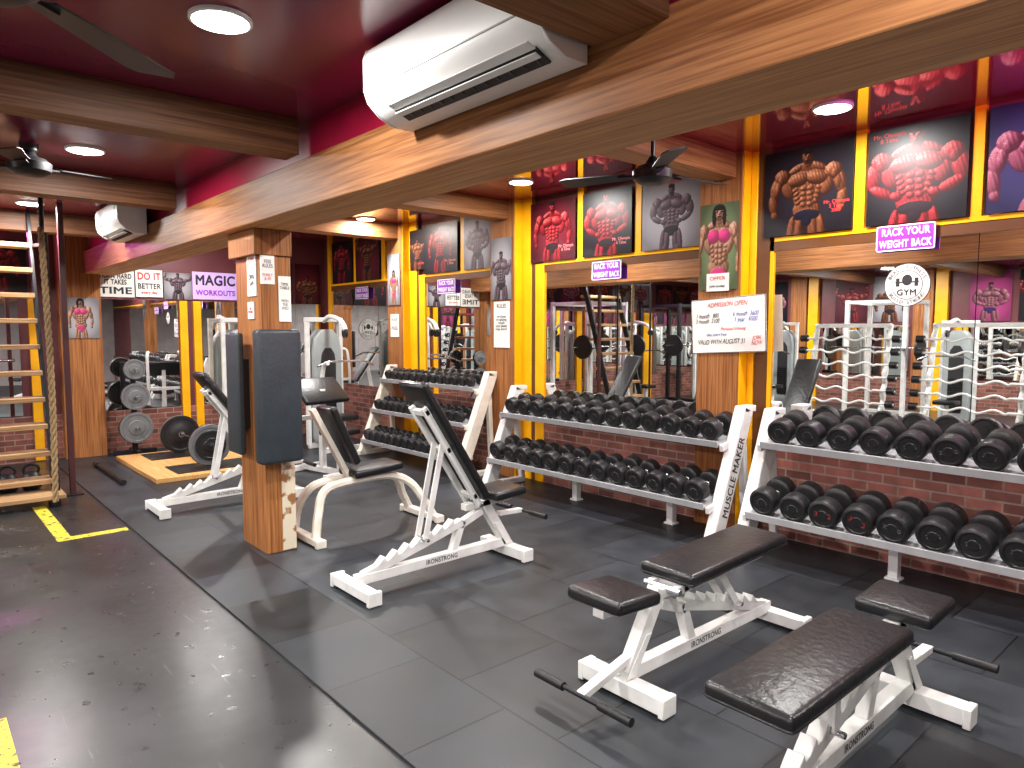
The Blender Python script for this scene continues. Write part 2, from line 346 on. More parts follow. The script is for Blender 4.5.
def paint(w,h,pose,T,bg,slim,fs,key):
    k=(round(w,2),round(h,2),pose,key,slim,fs)
    if k in pc:return pc[k]
    ny=150;nx=max(30,int(ny*w/h));xs=np.linspace(-w/2,w/2,nx);ys=np.linspace(-h/2,h/2,ny);X_,Y_=np.meshgrid(xs,ys)
    sc=min(h,w*1.1)*fs;U=X_/sc
    V=(Y_+h/2)/sc if sc<=h else (Y_-h/2)/sc+1.0
    H=np.full(U.shape,-.02);K=np.zeros(U.shape,int)
    for cx,cy,rx,ry,rot,base,amp,kind in muscles(pose,slim):
        c,s=math.cos(rot),math.sin(rot);du=U-cx;dv=V-cy
        d=((du*c+dv*s)/rx)**2+((-du*s+dv*c)/ry)**2
        z=np.where(d<1,base+amp*np.sqrt(np.clip(1-d,0,1)),-1)
        q=z>H;H=np.where(q,z,H);K=np.where(q,kind,K)
    # muscle striations
    H=H+.004*np.sin(U*190+V*60)*(K==1)
    gy,gx=np.gradient(H,(h/sc)/(ny-1),(w/sc)/(nx-1))
    def blur(A):
        A=(A+np.roll(A,1,0)+np.roll(A,-1,0)+np.roll(A,1,1)+np.roll(A,-1,1))/5;return A
    gx=np.clip(blur(gx),-2.5,2.5);gy=np.clip(blur(gy),-2.5,2.5)
    n=np.sqrt(gx**2+gy**2+1);sh=(.5*gx-.55*gy+.5)/n
    sh=np.clip(sh,0,1);sh=.08*(1/n)+.85*sh**1.6
    sh=sh*np.clip(.55+.6*V,.5,1.1)
    rs=np.random.RandomState(3);sh=sh*(1+.16*rs.randn(*sh.shape))
    sh=np.clip(sh,0,1)[...,None]
    d0,d1,d2,tr=[np.array(t) for t in T]
    skin=np.where(sh<.5,d0+(d1-d0)*sh*2,d1+(d2-d1)*(sh-.5)*2)
    bgc=np.array(bg)*(.6+.9*np.clip(1-((X_/w)**2+((Y_)/h)**2)*3,0,1))[...,None]
    trc=tr*(.4+1.2*sh);hair=np.array((.012,.008,.008))*(.5+sh)
    Kc=K[...,None];col=np.where(Kc==0,bgc,np.where(Kc==1,skin,np.where(Kc==3,trc,hair)))
    idx=np.arange(nx*ny).reshape(ny,nx)
    f=np.stack([idx[:-1,:-1],idx[:-1,1:],idx[1:,1:],idx[1:,:-1]],-1).reshape(-1,4)
    co=np.stack([X_.ravel(),Y_.ravel(),np.full(nx*ny,.0035)],-1)
    nb=len(co);co=np.vstack([co,[(-w/2,-h/2,-.003),(w/2,-h/2,-.003),(w/2,h/2,-.003),(-w/2,h/2,-.003)]])
    c=[idx[0,0],idx[0,-1],idx[-1,-1],idx[-1,0]];b4=[nb,nb+1,nb+2,nb+3]
    ex=[[b4[3],b4[2],b4[1],b4[0]]]+[[b4[i],b4[(i+1)%4],c[(i+1)%4],c[i]] for i in range(4)]
    me=bpy.data.meshes.new('printed_sheet');me.from_pydata(co.tolist(),[],f.tolist()+[[int(a) for a in e] for e in ex])
    at=me.color_attributes.new('ink','FLOAT_COLOR','POINT')
    rgba=np.ones((len(co),4),np.float32);rgba[:nb,:3]=np.clip(col.reshape(-1,3),0,1);rgba[nb:,:3]=.05
    at.data.foreach_set('color',rgba.ravel());me.materials.append(printm);me.update();pc[k]=me;return me
def poster(f,loc,w,h,pose,T,bg,txt=None,tcol=None,slim=False,tx=.3,ty=-.25,fs=1.0,label='glossy poster of a flexing bodybuilder on dark backdrop',ts=.042,name='wall_poster'):
    r=root(name,label,'poster',FR(f,loc),group='bodybuilder posters')
    me=paint(w,h,pose,T,bg,slim,fs,(T,bg))
    o=bpy.data.objects.new('printed_sheet',me);C.objects.link(o);o.parent=r
    if txt:text(txt,ts,tcol or inkr,r,Matrix.Translation((tx*w,ty*h,.005)))
    return r
X=5.035
inkp=M('pink_ink',(.7,.2,.2),.6)
poster('-X',(X,2.49,2.615),.66,.62,0,T_br,blk_bg,'Mr. Olympia\n5 Time\n2007',inkr,tx=.33,ty=-.22,label='glossy poster of a bronze bodybuilder on black backdrop',ts=.036,fs=1.12)
poster('-X',(X,1.765,2.62),.60,.63,2,T_rd,blk_bg,'Mr. Olympia\n8 Time',inkr,tx=-.28,ty=.40,fs=1.22,label='glossy poster of a bodybuilder under crimson light',ts=.04)
poster('-X',(X,1.04,2.62),.64,.63,0,T_pk,blu_bg,'Mr. Olympia\n7 Time',inkr,tx=.3,ty=-.3,label='glossy poster of a pink-lit bodybuilder on navy',fs=1.25)
poster('-X',(X,.47,2.62),.26,.61,0,T_pk,pink_bg)
poster('-X',(X,5.13,2.60),.64,.6,0,T_rd,dred_bg,'Mr. Olympia\n6 Time',inkp,ty=-.3,tx=.3,fs=1.08)
poster('-X',(X,4.41,2.60),.60,.6,2,T_rd,blk_bg,'Mr. Olympia\n4 Time',inkp,tx=.3,ty=-.3,fs=1.15)
poster('-X',(X,3.68,2.6),.62,.6,2,T_gy,grey_bg,'Mr. Olympia',inkr,tx=0,ty=.44,label='pale grey poster of a posing bodybuilder',fs=.92)
poster('-X',(X,7.08,2.60),.7,.6,0,T_rd,blk_bg,'Mr. Olympia\n2 Time',inkp,ty=-.3)
poster('-X',(X,6.35,2.60),.5,.6,2,T_gy,grey_bg)
poster('-X',(5.04,7.58,2.62),.36,.5,1,T_br,blk_bg,'Mr. Olympia',inkr,ty=-.35)
poster('-X',(X,8.85,2.60),.66,.6,1,T_br,dred_bg);poster('-X',(X,9.6,2.60),.6,.6,0,T_rd,blk_bg)
poster('-X',(4.94,3.15,2.26),.34,.68,0,T_tn,grn_bg,slim=True,fs=2.1,label='tall poster of a fit woman in pink sportswear')
poster('-X',(4.94,5.82,2.26),.34,.66,0,T_gy,grey_bg,fs=1.4,label='tall grey poster of an athlete')
poster('-X',(4.94,8.0,2.26),.3,.66,0,T_tn,grey_bg,fs=1.4,slim=True,label='tall poster of a fit woman')
poster('-X',(4.94,.15,2.26),.28,.66,0,T_gy,grey_bg,fs=1.4)
poster('-Y',(1.72,FY-.21,1.75),.4,.5,0,T_tn,grey_bg,slim=True,fs=1.2,label='small poster of a fitness model on end pillar')
# end wall posters & banners
def banner(f,loc,w,h,m,lines,label,name='banner',rot=0,border=None,cat='sign',bold=0,shear=0):
    r=root(name,label,cat,FR(f,loc)@Matrix.Rotation(rot,4,'Z'))
    b=B();b.box((0,0,0),(w,h,.008),m)
    if border:
        for sx in(-1,1):b.box((sx*(w/2-.004),0,.002),(.008,h,.008),border)
        for sy in(-1,1):b.box((0,sy*(h/2-.004),.002),(w,.008,.008),border)
    b.obj('panel',r)
    for st,sz,mm,x,y,fit in lines:text(st,sz,mm,r,Matrix.Translation((x,y,.0055)),fit=fit,bold=bold,shear=shear)
    return r
e=FY-.02
banner('-Y',(2.16,e,2.2),.44,.34,paper,[('TRAIN HARD\nIT TAKES',.09,inkb,0,.06,.38),('TIME',.12,inkb,0,-.09,.38)],'white banner with black motivational lettering',bold=.03)
banner('-Y',(2.56,e,2.22),.33,.36,paper,[('DO IT',.13,inkr,0,0.09,.28),('BETTER',.1,inkb,0,-.04,.28),('every day',.05,inkr,0,-.12,.2)],'white banner with red lettering',bold=.03)
poster('-Y',(2.92,e,2.2),.36,.36,1,T_gy,grey_bg,label='grey printed athlete panel between banners')
banner('-Y',(3.42,e,2.22),.62,.38,M('lilac_banner_vinyl',(.62,.42,.9),.5),[('MAGIC',.19,inkb,0,.07,.54),('WORKOUTS',.1,purple,0,-.1,.54)],'lilac banner with bold lettering above the mirrors',bold=.035)
poster('-Y',(4.25,e,2.3),.6,.62,0,T_rd,blk_bg)
poster('-Y',(4.8,e,2.3),.4,.62,2,T_br,dred_bg)
for i,x in enumerate((.9,.1,-.5,-1.4,-2.1,-2.8,-3.7,-4.4,-5.0)):
    poster('-Y',(x,e,2.36),.62,.62,i%3,(T_rd,T_br,T_pk)[i%3],(blk_bg,dred_bg,grey_bg)[(i//2)%3])
def sign(loc,w,h,f='-X',label='purple reminder sign with white capitals'):
    return banner(f,loc,w,h,purple,[('RACK YOUR',h*.40,inkw,0,h*.22,w*.82),('WEIGHT BACK',h*.40,inkw,0,-h*.24,w*.90)],label,'reminder_sign',border=inkw,bold=.03)
sign((5.03,1.81,2.21),.36,.17);sign((5.03,4.4,2.16),.36,.17);sign((5.03,6.95,2.13),.36,.17);sign((5.03,.95,2.1),.36,.17);sign((5.03,9.0,2.13),.36,.17)
def ell(cx,cy,rx,ry,rot=0,n=18):
    c,s=math.cos(rot),math.sin(rot);return [(cx+rx*math.cos(a)*c-ry*math.sin(a)*s,cy+rx*math.cos(a)*s+ry*math.sin(a)*c) for a in[2*math.pi*i/n for i in range(n)]]
def emblem(loc,f,S=1):
    r=root('round_sign','round white gym emblem stuck on the mirror','sign',FR(f,loc)@Matrix.Scale(S,4))
    b=B()
    b.flat(ell(0,0,.155,.155,0,40),.0,inkb);b.flat(ell(0,0,.15,.15,0,40),.001,paper);b.flat(ell(0,0,.105,.105,0,40),.002,inkb);b.flat(ell(0,0,.1,.1,0,40),.003,paper)
    b.flat(ell(0,.035,.035,.04,0,16),.004,inkb)
    for sx in(-1,1):
        b.flat([(sx*.05,-.01),(sx*.075,-.01),(sx*.075,.05),(sx*.05,.05)],.004,inkb)
    b.flat([(-.08,.015),(.08,.015),(.08,.025),(-.08,.025)],.0045,inkb)
    b.obj('disc',r,flip=False);text('GYM',.06,inkb,r,Matrix.Translation((0,-.055,.006)),bold=.025)
    st='BEAST FITNESS'
    for i,ch in enumerate(st):
        if ch==' ':continue
        a=math.radians(155-i*10.8);text(ch,.036,inkb,r,Matrix.Translation((.126*math.cos(a),.126*math.sin(a),.006))@Matrix.Rotation(a-math.pi/2,4,'Z'),'letter')
    for i,ch in enumerate('BUILD STRONG'):
        if ch==' ':continue
        a=math.radians(212+i*10.5);text(ch,.036,inkb,r,Matrix.Translation((.126*math.cos(a),.126*math.sin(a),.006))@Matrix.Rotation(a+math.pi/2,4,'Z'),'letter')
emblem((5.068,1.80,1.90),'-X',.92)
emblem((4.3,FY-.035,1.62),'-Y',1.1)
# whiteboard
banner('-X',(4.946,3.06,1.64),.66,.44,paper,[('ADMISSION OPEN',.05,inkr,.0,.165,.36),('1 month   800\n3 month  2100',.05,inkb,-.18,.06,.22),('6 month  3600\n1 year   6500',.05,inkbl,.16,.06,.22),('VALID WITH AUGUST 31',.054,inkb,-.06,-.13,.42),('JOIN\nNOW',.045,inkr,.25,-.13,.09),('Personal training',.034,inkr,.05,-.03,.22),('diet chart free',.032,inkbl,-.1,-.072,.18)],'white marker board with handwritten fees in front of pillar','whiteboard',rot=.05,border=steel,shear=.25)
banner('-X',(4.946,5.82,1.66),.26,.5,paper,[('RULES',.06,inkb,0,.2,.15),('no shoes\nno spitting\nrerack\nyour plates\nwipe bench',.04,inkb,0,.02,.19)],'white notice sheet taped to wall pillar','notice')
banner('-X',(4.946,8.0,1.66),.2,.3,paper,[('RULES',.05,inkb,0,.08,.14),('keep clean\nno shouting',.03,inkb,0,-.03,.15)],'white notice sheet taped to wall pillar','notice')
banner('-X',(4.934,3.15,1.98),.2,.14,paper,[('OFFER',.04,inkr,0,.03,.14),('join today',.03,inkb,0,-.03,.14)],'small white leaflet under the tall poster','notice')
# ---------------------------------------------------------------- column with pads
r=root('column','wood-grain column with worn plaster base under the beam','column',loc=(2.02,5.06,0))
b=B();b.box((0,0,1.06),(.22,.46,2.12),woodz);b.obj('shaft',r,bev=.005)
b=B();b.box((-.02,0,2.21),(.27,.50,.18),woodz);b.obj('capital',r,bev=.005)
b=B();b.box((.055,-.232,.33),(.1,.006,.64),plas);b.obj('worn_plaster_patch',r)
r=root('wrapped_pad','thick charcoal vinyl pad strapped to the column','padding',loc=(1.975,4.73,1.14))
b=B();b.box((0,0,0),(.31,.12,.93),vinyl2);b.obj('cushion',r,bev=.028,seg=4)
b=B();b.box((.03,.08,0),(.2,.05,.5),dkst);b.obj('mounting_bracket',r)
r=root('wrapped_pad','narrow charcoal vinyl pad strapped to the column','padding',loc=(1.845,5.16,1.14))
b=B();b.box((-.01,0,0),(.05,.24,.88),vinyl2);b.obj('cushion',r,bev=.018,seg=4)
b=B();b.box((.04,0,0),(.05,.15,.5),dkst);b.obj('mounting_bracket',r)
banner('-Y',(1.96,4.826,2.02),.1,.2,paper,[('FEES\nRULES',.035,inkb,0,.04,.07),('DAILY\n6-10',.03,inkr,0,-.05,.07)],'white paper notice taped to column','notice')
banner('-Y',(2.08,4.826,1.82),.09,.32,paper,[('TIME\nTABLE',.03,inkb,0,.09,.07),('MON\nTUE\nWED',.03,inkg,0,-.04,.05)],'white paper notice taped to column','notice')
banner('-X',(1.906,4.97,2.0),.16,.32,paper,[('GYM',.06,inkr,0,.09,.1),('OPEN\n5AM',.05,inkb,0,-.05,.1)],'white paper notice taped to column side','notice')
banner('-X',(1.906,5.0,1.74),.11,.12,paper,[('NO\nSMOKE',.03,inkr,0,.0,.08)],'small white sticker on column side','notice')
# ---------------------------------------------------------------- adjustable bench
def bench(X0,Y,flip,ang,seatc,rod,label,pl=.90,hinge=.86,pw=.28,letter=True):
    r=root('adjustable_bench',label,'weight bench',loc=(X0,Y,0),rz=math.pi if flip else 0)
    b=B()
    b.box((0,0,.05),(.075,.44,.06),white);b.box((1.2,0,.05),(.085,.44,.07),white)
    b.beam((.0,0,.095),(1.2,0,.105),.06,.06,white)
    b.beam((.05,0,.11),(.80,0,.31),.055,.05,white)
    b.beam((1.19,0,.10),(.98,0,.43),.06,.07,white)
    b.beam((.72,0,.11),(.80,0,.32),.05,.05,white)
    b.beam((.78,0,.29),(.97,0,.36),.05,.05,white)
    b.beam((.82,0,.405),(seatc+.10,0,.425),.06,.045,white)
    for sy in(-1,1):
        b.prism([(1.17,sy*.033,.09),(1.235,sy*.033,.09),(1.10,sy*.033,.26),(1.06,sy*.033,.26)],(0,sy*.006,0),white)
    d=Vector((.75,0,.20)).normalized();n=Vector((-d.z,0,d.x))
    for i in range(7):
        p=Vector((.10,0,.125))+d*(.045+.09*i)+n*.02
        b.prism([p+Vector((0,-.03,0)),p+d*.07+Vector((0,-.03,0)),p+d*.065+n*.035+Vector((0,-.03,0)),p+d*.035+n*.02+Vector((0,-.03,0))],(0,.06,0),white)
    b.obj('frame',r,bev=.004)
    for x in(0,1.2):
        for sy in(-1,1):
            q=B();q.box((x,sy*.225,.046),(.09,.03,.084),white);q.box((x,sy*.20,.008),(.07,.04,.016),black);q.obj('foot_cap',r,bev=.004)
    dx=Vector((-math.cos(ang),0,math.sin(ang)));up=Vector((math.sin(ang),0,math.cos(ang)))
    h=Vector((hinge,0,.425));q=B()
    for sy in(-1,1):q.beam(h+Vector((0,sy*.07,0))+up*.0,h+dx*(pl*.86)+Vector((0,sy*.07,0)),.03,.04,white)
    for k in(.08,.5,.82):q.beam(h+dx*pl*k+Vector((0,-.085,0)),h+dx*pl*k+Vector((0,.085,0)),.04,.03,white,side=dx)
    q.cyl(Vector((hinge,-.1,.425)),Vector((hinge,.1,.425)),.016,steel)
    q.obj('back_frame',r,bev=.003)
    foot=Vector((.48 if ang>.3 else .38,0,.26 if ang>.3 else .22));top=h+dx*pl*(.55 if ang>.3 else .45)
    q=B()
    for sy in(-1,1):q.beam(foot+Vector((0,sy*.045,0)),top+Vector((0,sy*.045,0)),.012,.04,white)
    q.cyl(foot+Vector((0,-.08,0)),foot+Vector((0,.08,0)),.012,steel);q.obj('support_strut',r,bev=.002)
    R=Matrix((-dx,Vector((0,1,0)),up)).transposed();q=B()
    q.box(h+dx*(pl/2+.02)+up*.052,(pl,pw,.062),vinyl,R);q.obj('backrest',r,bev=.022,seg=4)
    q=B()
    c0=h+dx*(pl/2+.02)+up*.040
    hw=pw/2+.001;hl=pl/2+.001;rc=.022
    loop=[]
    for cxs,cys,a0 in((1,1,0),(-1,1,90),(-1,-1,180),(1,-1,270)):
        for k in range(5):
            a=math.radians(a0+22.5*k);loop.append(c0-dx*(cxs*(hl-rc)+rc*math.cos(a))+Vector((0,cys*(hw-rc)+rc*math.sin(a),0)))
    loop.append(loop[0]);q.tube(loop,.004,vinyl,6,ref=tuple(up),cap=False);q.obj('pad_piping',r)
    q=B();Rs=Matrix.Rotation(-.06,3,'Y');q.box((seatc,0,.475),(.28,.30,.06),vinyl,Rs);q.obj('seat',r,bev=.022,seg=4)
    px=1.2+rod[0];pz=rod[1];q=B()
    q.cyl((px,-.26,pz),(px,.26,pz),.011,dkst,14)
    for sy in(-1,1):q.cyl((px,sy*.10,pz),(px,sy*.265,pz),.019,black,16)
    q.obj('foot_roller',r)
    q=B();q.beam((px,0,pz),(1.13,0,max(.16,pz-.01)+.02),.045,.03,white);q.obj('roller_arm',r,bev=.003)
    if letter:
        s=1 if flip else -1
        m=FR('+Y' if flip else '-Y',(.62,s*.0312,.10))
        text('IRONSTRONG',.042,inkb,r,m,fit=.25,bold=.02)
    return r
bench(1.98,1.05,False,0.0,1.09,(.20,.19),'white steel bench laid flat with long black vinyl pad',pl=.92,hinge=.80,pw=.30)
bench(3.52,1.90,True,.03,1.28,(.28,.10),'white steel bench laid flat with short seat pad',pl=.86,hinge=.94,pw=.30)
bench(2.0,3.72,False,1.0,1.13,(.14,.30),'white steel bench with backrest raised steeply',pl=.95,hinge=.90)
bench(1.63,6.55,False,.93,1.13,(.14,.30),'white steel bench with raised backrest behind the column',pl=.93,hinge=.90)
# utility chair bench
r=root('utility_bench','cream bench with upright backrest and arched legs','weight bench',loc=(2.76,4.98,0))
b=B()
for sy in(-.17,.17):
    pts=smooth([(-.5,sy*1.1,.04),(-.47,sy,.22),(-.38,sy*.6,.38),(-.15,sy*.4,.42),(.2,sy*.4,.42),(.38,sy*.6,.34),(.48,sy,.18),(.56,sy*1.1,.04)],6)
    b.tube(pts,.034,cream,8,ph=math.pi/8)
b.obj('arched_leg_frame',r)
for x in(-.5,.56):
    q=B();q.box((x,0,.035),(.07,.52,.055),cream);q.obj('foot_bar',r,bev=.01)
    for sy in(-1,1):
        q=B();q.box((x,sy*.265,.03),(.08,.04,.06),cream);q.obj('foot_cap',r,bev=.006)
q=B();q.beam((-.12,0,.43),(-.42,0,1.0),.06,.04,cream);q.obj('back_post',r,bev=.004)
q=B();d=Vector((-.26,0,.57)).normalized();up=Vector((d.z,0,-d.x));R=Matrix((d,Vector((0,1,0)),d.cross(Vector((0,1,0))))).transposed()
q.box(Vector((-.26,0,.76))+up*.06,(.50,.28,.06),vinyl,R);q.obj('backrest',r,bev=.022,seg=4)
q=B();q.box((.08,0,.485),(.44,.30,.065),vinyl,Matrix.Rotation(-.06,3,'Y'));q.obj('seat',r,bev=.024,seg=4)
# ---------------------------------------------------------------- dumbbells
def dbproto(label,group):
    r=root('dumbbell',label,'dumbbell',group=group)
    for s in(1,-1):
        b=B();b.lathe([(s*.050,.02),(s*.051,.07),(s*.060,.092),(s*.068,.1),(s*.150,.1),(s*.160,.095),(s*.166,.084),(s*.166,.075),(s*.159,.07),(s*.159,.034),(s*.163,.030),(s*.163,.001)],black,n=28);b.obj('head',r,ang=28)
    b=B();b.lathe([(-.055,.02),(-.05,.02),(-.045,.014),(-.02,.0165),(0,.018),(.02,.0165),(.045,.014),(.05,.02),(.055,.02)],steel,n=16);b.obj('handle',r)
    return r
def mark(r,st,m,size):
    return text(st,size,m,r,FR('-X',(-.1605,0,.0)),'weight_marking',ext=.0003)
proto=dbproto('black rubber round-head dumbbell with steel handle','dumbbells')
TH=math.radians(12)
def rackdb(rx,y0,y1,n,xz,sc,pr,group,label):
    for i in range(n):
        y=y0+(y1-y0)*i/(n-1);s=sc*random.uniform(.94,1.0)
        rr=.1*s
        cx=rx+xz[0]-math.sin(TH)*rr;cz=xz[1]+math.cos(TH)*rr+.004
        mt=Matrix.Translation((cx+random.uniform(-.012,.006),y,cz+.002))@Matrix.Rotation(-TH,4,'Y')@Matrix.Rotation(random.uniform(-.04,.04),4,'Z')@Matrix.Rotation(random.uniform(-.5,.5),4,'X')@Matrix.Scale(s,4)
        src=pr[i%len(pr)];o=dup(src,mt);o['group']=group;o['label']=label
pG=[]
for st in('20KG','25KG','22.5KG'):
    p=dup(proto,Matrix());mark(p,st,inkg,.034);pG.append(p)
pR=dup(proto,Matrix());mark(pR,'30KG',inkdr,.045)
rad=.38
def rack(Y0,Y1,tiers,label,H=1.0,sup=(),mm=white,letter=None,depth=.36,rx=4.45):
    r=root('dumbbell_rack',label,'dumbbell rack',loc=(rx,Y0,0));L=Y1-Y0
    for y in(0,L):
        b=B();b.beam((0,y,.02),(rad*H+.02,y,H),.09,.13,mm)
        b.box((.20,y,.03),(.56,.07,.06),mm);b.beam((.46,y,.05),(rad*H-.02,y,H-.12),.06,.05,mm)
        b.box((rad*H+.04,y,H),(.16,.09,.05),mm)
        b.obj('side_frame',r,bev=.008)
    for z in tiers:
        b=B();c=Vector((rad*z,0,z));d=Vector((math.cos(TH),0,math.sin(TH)));n=Vector((-d.z,0,d.x))
        R=Matrix((d,Vector((0,1,0)),n)).transposed()
        b.box(c+Vector((0,L/2,0))-n*.006,(depth,L-.095,.012),shelfm,R)
        b.box(c+Vector((0,L/2,0))-d*(depth/2)+n*.004,(.012,L-.095,.05),shelfm,R)
        b.box(c+Vector((0,L/2,0))+d*(depth/2)+n*.012,(.012,L-.095,.06),shelfm,R)
        b.obj('shelf',r,bev=.002)
        for y in(.03,L-.03):
            q=B();q.box(c+Vector((0,y,-.03)),(depth*.9,.03,.05),mm,R);q.obj('shelf_bracket',r,bev=.003)
    for y in sup:
        q=B();q.box((.30,y-Y0,tiers[0]/2),(.06,.06,tiers[0]-.02),mm);q.box((.30,y-Y0,.008),(.09,.09,.016),mm);q.obj('leg',r,bev=.004)
    if letter:
        d=Vector((rad,0,1)).normalized();nrm=Vector((-d.z,0,d.x))
        text(letter,.10,inkb,r,Matrix.Translation(Vector((rad*.5+.01,-.0465,.5)))@Matrix((d,Vector((d.z*-1,0,d.x)),Vector((0,-1,0)))).transposed().to_4x4(),fit=.62,bold=.02)
    return r
rack(-.6,2.60,(.345,.82),'white two-tier dumbbell rack with heavy dumbbells',sup=(1.69,.3))
rack(2.84,5.45,(.335,.78),'white two-tier dumbbell rack with medium dumbbells',letter='MUSCLE MAKER',sup=(3.42,4.5))
rack(5.95,8.0,(.22,.60,.98),'cream three-tier dumbbell rack with light dumbbells',H=1.12,mm=cream,depth=.28)
hl='large black rubber dumbbell on the rack shelf';ml='medium black rubber dumbbell on the rack shelf'
rackdb(4.45,2.42,-.1,13,(rad*.82,.82),.94,pG,'heavy dumbbells on the upper shelf',hl)
rackdb(4.45,2.43,-.1,13,(rad*.345,.345),1.0,[pG[0],pG[1],pR,pR,pG[2],pG[1]],'heavy dumbbells on the lower shelf',hl)
rackdb(4.45,2.98,5.30,13,(rad*.78,.78),.84,pG,'medium dumbbells on the upper shelf',ml)
rackdb(4.45,2.98,5.30,13,(rad*.335,.335),.9,pG,'medium dumbbells on the lower shelf',ml)
b=B()
for s in(1,-1):b.lathe([(s*.052,.02),(s*.06,.09),(s*.07,.1),(s*.15,.1),(s*.165,.085),(s*.16,.03),(s*.16,.001)],black,n=18)
b.lathe([(-.055,.016),(.055,.016)],steel,n=12)
sm=b.obj('dumbbell',ang=28);lab(sm,'small black rubber dumbbell on three-tier rack','dumbbell')
for z,s in((.22,.72),(.60,.66),(.98,.58)):
    n=13
    for i in range(n):
        y=6.12+(7.84-6.12)*i/(n-1);rr=.1*s;o=sm.copy();C.objects.link(o);o['group']='light dumbbells'
        o.matrix_world=Matrix.Translation((4.45+rad*z-math.sin(TH)*rr,y,z+math.cos(TH)*rr+.006))@Matrix.Rotation(-TH,4,'Y')@Matrix.Scale(s,4)
bpy.data.objects.remove(sm)
for p in [proto,pR]+pG:
    for c in list(p.children):bpy.data.objects.remove(c)
    bpy.data.objects.remove(p)
# ---------------------------------------------------------------- air conditioners
def ac(y0,L,label):
    r=root('air_conditioner',label,'air conditioner',loc=(1.77,y0,2.48))
    prof=[(0,.0),(0,.30),(-.19,.305),(-.225,.29),(-.24,.25),(-.238,.12),(-.22,.075),(-.17,.03),(-.10,.0)]
    b=B();b.prism([(p[0],.012,p[1]) for p in prof],(0,L-.024,0),acw);b.obj('body',r,bev=.004)
    for y in(0,L-.012):
        b=B();b.prism([(p[0]*1.01,y,p[1]*1.01-.001) for p in prof],(0,.012,0),acw);b.obj('end_cap',r,bev=.003)
    b=B();dd=Vector((-.94,0,.35))
    R=Matrix((dd,Vector((0,1,0)),dd.cross(Vector((0,1,0))))).transposed()
    b.box((-.142,L*.46,.014),(.075,L*.80,.012),slot,R);
    for i in range(12):b.box((-.145,L*(.09+.065*i),.012),(.05,.004,.016),greymet,R)
    b.obj('air_outlet',r)
    b=B();b.box((-.190,L*.46,.030),(.05,L*.80,.006),acw,R);b.box((-.165,L*.46,.008),(.028,L*.80,.005),acw,R);b.obj('louver',r,bev=.002)
    b=B();b.box((-.2395,L*.5,.12),(.003,L*.97,.005),shelfm);b.obj('panel_seam',r)
    b=B();b.box((-.2405,.10,.235),(.002,.07,.05),inkgr);b.box((-.241,.10,.25),(.002,.05,.015),inky);b.obj('rating_sticker',r)
    b=B();b.box((.03,L/2,.2),(.06,.5,.08),dkst);b.obj('mounting_bracket',r)
    return r
ac(1.64,1.06,'white split air conditioner mounted on the long beam')
ac(7.1,.9,'white split air conditioner further along the beam')
# ---------------------------------------------------------------- fans
def fan(loc,rz,top,label,R=.62,bm=None,bw=1):
    r=root('ceiling_fan',label,'ceiling fan',loc=loc,rz=rz);bm=bm or dkst
    b=B();b.lathe([(-.06,.03),(-.055,.08),(-.03,.12),(.02,.125),(.05,.09),(.065,.04)],bm,ax='z',n=28);b.obj('motor',r)
    h=top-loc[2]
    b=B();b.cyl((0,0,.05),(0,0,h-.03),.013,bm);b.lathe([(h-.07,.02),(h-.04,.05),(h,.055)],bm,ax='z');b.lathe([(.06,.05),(.11,.02)],bm,ax='z');b.obj('down_rod',r)
    for k in range(3):
        b=B();Rm=Matrix.Rotation(k*2*math.pi/3,3,'Z')@Matrix.Rotation(.2,3,'X')
        pl=[(.17,-.045),(.3,-.06),(R-.05,-.075),(R,-.05),(R,.05),(R-.05,.065),(.3,.05),(.17,.045)]
        b.prism([Rm@Vector((p[0],p[1]*bw,0)) for p in pl],Rm@Vector((0,0,.006)),bm)
        b.prism([Rm@Vector(p) for p in((.08,-.02,-.01),(.22,-.03,-.01),(.22,.03,-.01),(.08,.02,-.01))],Rm@Vector((0,0,.01)),bm)
        b.obj('blade',r)
    return r
fan((3.6,2.78,2.57),math.radians(-10),2.97,'dark ceiling fan with three blades near the mirrors')
fan((.20,2.17,2.47),math.radians(44),2.8,'dark ceiling fan under the maroon ceiling',.71,bw=1.3)
fan((.70,5.55,2.66),math.radians(10),2.8,'dark ceiling fan under the maroon ceiling',.48)
# ---------------------------------------------------------------- downlights
def down(x,y,z,P,rd=.105):
    r=root('downlight','round white LED downlight glowing in the ceiling','ceiling light',loc=(x,y,z),group='downlights')
    b=B();b.lathe([(0,rd+.012),(-.012,rd+.012),(-.016,rd),(-.010,rd-.002)],acw,ax='z',n=32);b.obj('rim',r)
    b=B();b.lathe([(-.0165,rd-.004),(-.0185,rd-.01)],lampm,ax='z',n=32);b.obj('diffuser',r)
    l=bpy.data.lights.new('bulb','AREA');l.shape='DISK';l.size=rd*1.9;l.energy=P;l.color=(1,.97,.93)
    o=bpy.data.objects.new('bulb',l);C.objects.link(o);o.parent=r;o.location=(0,0,-.024)
for y in(.2,2.85,5.45,8.05):down(1.0,y,2.8,56)
for y in(-.9,2.03,4.9,7.75):down(4.4,y,2.97,50)
for y in(3.5,6.5,9.2):down(2.9,y-.0,2.97,50,.05)  # small central row hidden by the long beam, added for extra light
down(2.9,.9,2.97,50,.05)  # one more lamp of the added central row
for x in(-1.7,-4.2):
    for y in(-2.4,.2,2.85,5.45,8.05):down(x,y,2.8,80)
led=M('magenta_led',(1,.12,.75),.4,emit=6)
